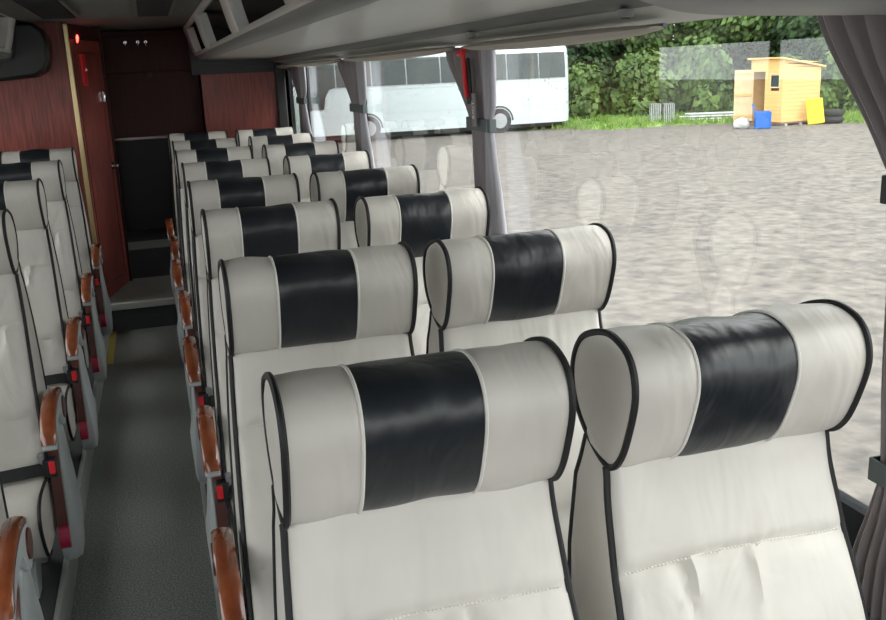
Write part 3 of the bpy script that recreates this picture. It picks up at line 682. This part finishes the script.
def torus(bm, R_, r_, axis='z'):
    rings = []
    for i in range(28):
        a = i*2*math.pi/28; rings.append([((R_+r_*math.cos(t))*math.cos(a), (R_+r_*math.cos(t))*math.sin(a), r_*math.sin(t)) for t in [k*2*math.pi/12 for k in range(12)]])
    rings.append(rings[0]); loft(bm, rings, cap=False); bmesh.ops.remove_doubles(bm, verts=bm.verts, dist=1e-4)
for i, (x, y, z, lab) in enumerate([(24.75, 30.1, .14, 'lower old black tyre lying on grass right of the yellow panel'), (24.8, 30.15, .38, 'upper old black tyre stacked on the other beside the yellow panel')]):
    bm = bmesh.new(); torus(bm, .30, .13); tag(obj('tyre', bm, M['rubber'], loc=(x, y, GZ+z)), lab, 'tyre', 'old tyres by the shed')
for i, (x, y) in enumerate([(20.1, 35.2), (20.55, 34.9)]):
    st = empty('wire_crate', (x, y, GZ), math.radians(-20)); tag(st, ('left' if i == 0 else 'right')+' of the two grey slatted crates on the grass left of the pipes', 'crate', 'grey crates on the verge')
    bm = bmesh.new()
    for k in range(6):
        for yy in (-.2, .2): box(bm, -.2+k*.075, -.165+k*.075, yy-.01, yy+.01, 0, .85)
    obj('slats', bm, M['metalgrey'], st, False)
    bm = bmesh.new()
    for z in (.02, .4, .82): box(bm, -.21, .21, -.21, .21, z, z+.035)
    obj('shelves', bm, M['shell_dark'], st, False)
for i in range(7):
    a = Vector((21.6+r.uniform(-.2, .2), 35.0+i*.12, GZ+.12+.10*(i % 3))); b = Vector((24.0+r.uniform(-.3, .3), 33.9+i*.12, GZ+.12+.10*(i % 3)))
    bm = bmesh.new(); tube(bm, [a-a, b-a], .045, seg=10); tag(obj('steel_pipe', bm, M['metalgrey'], loc=a), 'long grey steel pipe in the low pile left of the shed', 'pipe', 'pile of steel pipes on the verge')
# trees behind
def tree_mesh(seed, h, wd, nleaf, low):
    nleaf = int(nleaf*1.5)
    r = random.Random(seed); bm = bmesh.new(); blobs = []
    for k in range(26):
        t = r.random(); a = r.uniform(0, 2*math.pi); rad = wd*.5*(1-.55*t)*r.uniform(.35, 1); blobs.append((Vector((math.cos(a)*rad, math.sin(a)*rad*.8, low+(h-low)*t*.92)), r.uniform(.7, 1.35)*wd*.17))
    for i in range(nleaf):
        c, R_ = blobs[r.randrange(len(blobs))]; d = Vector((r.gauss(0, 1), r.gauss(0, 1), r.gauss(0, 1))).normalized()
        p = c+d*R_*r.uniform(.75, 1.08); s = r.uniform(.09, .20)
        n = (d+Vector((r.uniform(-.8, .8), r.uniform(-.8, .8), r.uniform(-.3, .9)))).normalized(); u = n.orthogonal().normalized(); v = n.cross(u)
        q = [bm.verts.new(p+u*s*a+v*s*b*.7) for a, b in ((-1, 0), (0, -1), (1, 0), (0, 1))]; bm.faces.new(q)
    for c, R_ in blobs:
        m4 = Matrix.Translation(c); g = bmesh.ops.create_icosphere(bm, subdivisions=2, radius=R_*.6, matrix=m4)
        for v_ in g['verts']: v_.co += (v_.co-c)*.3*noise.noise(v_.co*2)
    return bm
protos = []
for s, (h, wd, lf) in enumerate([(9.5, 6.5, 'leaf1'), (8.5, 6, 'leaf2'), (10.5, 7, 'leaf1')]):
    t = empty('tree'); obj('foliage', tree_mesh(40+s, h, wd, 11000, .8), M[lf], t, False, recalc=False)
    bm = bmesh.new(); tube(bm, [(0, 0, -.1), (.1, 0, 1.5), (0, .1, 4), (.1, 0, h*.75)], [.25, .2, .14, .05]); obj('trunk', bm, M['bark'], t)
    protos.append(t)
tp = [(17.5, 46), (21, 44.5), (24.5, 43.5), (27.5, 41), (30, 38), (32.5, 35), (34.5, 32), (36, 28), (14, 48.5), (36, 40), (30, 46), (40, 34), (22, 50), (26, 49), (34, 44), (38, 37), (12, 52)]
nms = ['first', 'second', 'third', 'fourth', 'fifth', 'sixth', 'seventh', 'eighth']
for i, (x, y) in enumerate(tp):
    t = protos[i] if i < 3 else copy_tree(protos[i % 3]); t.location = (x, y, GZ+.2); t.rotation_euler = (0, 0, i*1.3); t.scale = (1.25, 1.25, 1.35) if i > 8 else (1, 1, 1)
    tag(t, 'leafy green tree in the front of the tree belt, %s from the parked coach' % nms[i] if i < 8 else 'leafy green tree half hidden behind the front row of the tree belt', 'tree', 'trees behind the yard')
bs = tree_mesh(90, 1.9, 3.4, 3500, .1)
b0 = obj('bush', bs, M['leaf1'], smooth=False, recalc=False)
bp = [(19, 40.5), (21.8, 39.2), (24.3, 38), (26.8, 36.2), (28.8, 33.6), (29.6, 30.8), (16.5, 42)]
for i, (x, y) in enumerate(bp):
    b = b0 if i == 0 else b0.copy()
    if i: C.objects.link(b)
    b.location = (x, y, GZ+.25); b.rotation_euler = (0, 0, i*2.1); b.scale = (1, 1, 1+.2*(i % 3))
    tag(b, 'low dense green bush at the foot of the trees, %s counting from the shed' % (['fourth', 'third', 'second', 'nearest', 'first beyond it', 'farthest right', 'farthest left'][i]) if False else 'low dense green bush at the foot of the trees, %s from the left' % ['second', 'third', 'fourth', 'fifth', 'sixth', 'seventh', 'first'][i], 'bush', 'bushes below the trees')
# rain drops on the outside of the glass
bm = bmesh.new(); r = random.Random(5)
def drop(y, z, s):
    g = bmesh.ops.create_icosphere(bm, subdivisions=1, radius=1)
    for v_ in g['verts']: v_.co = Vector((XR+.0175+v_.co.x*s*.5, y+v_.co.y*s, z+v_.co.z*s*1.2))
for i in range(170): drop(2.55+r.uniform(-.12, .28), 1.69-abs(r.gauss(0, .10)), r.uniform(.0012, .0035))
for i in range(260): drop(r.uniform(3.3, 4.9), 1.69-abs(r.gauss(0, .09)), r.uniform(.0015, .005))
for i in range(60): drop(2.4+r.gauss(0, .02), r.uniform(1.40, 1.68), r.uniform(.001, .003))
tag(obj('rain_drops', bm, M['drop']), 'small rain drops scattered over the upper window glass', 'rain drops', kind='stuff')
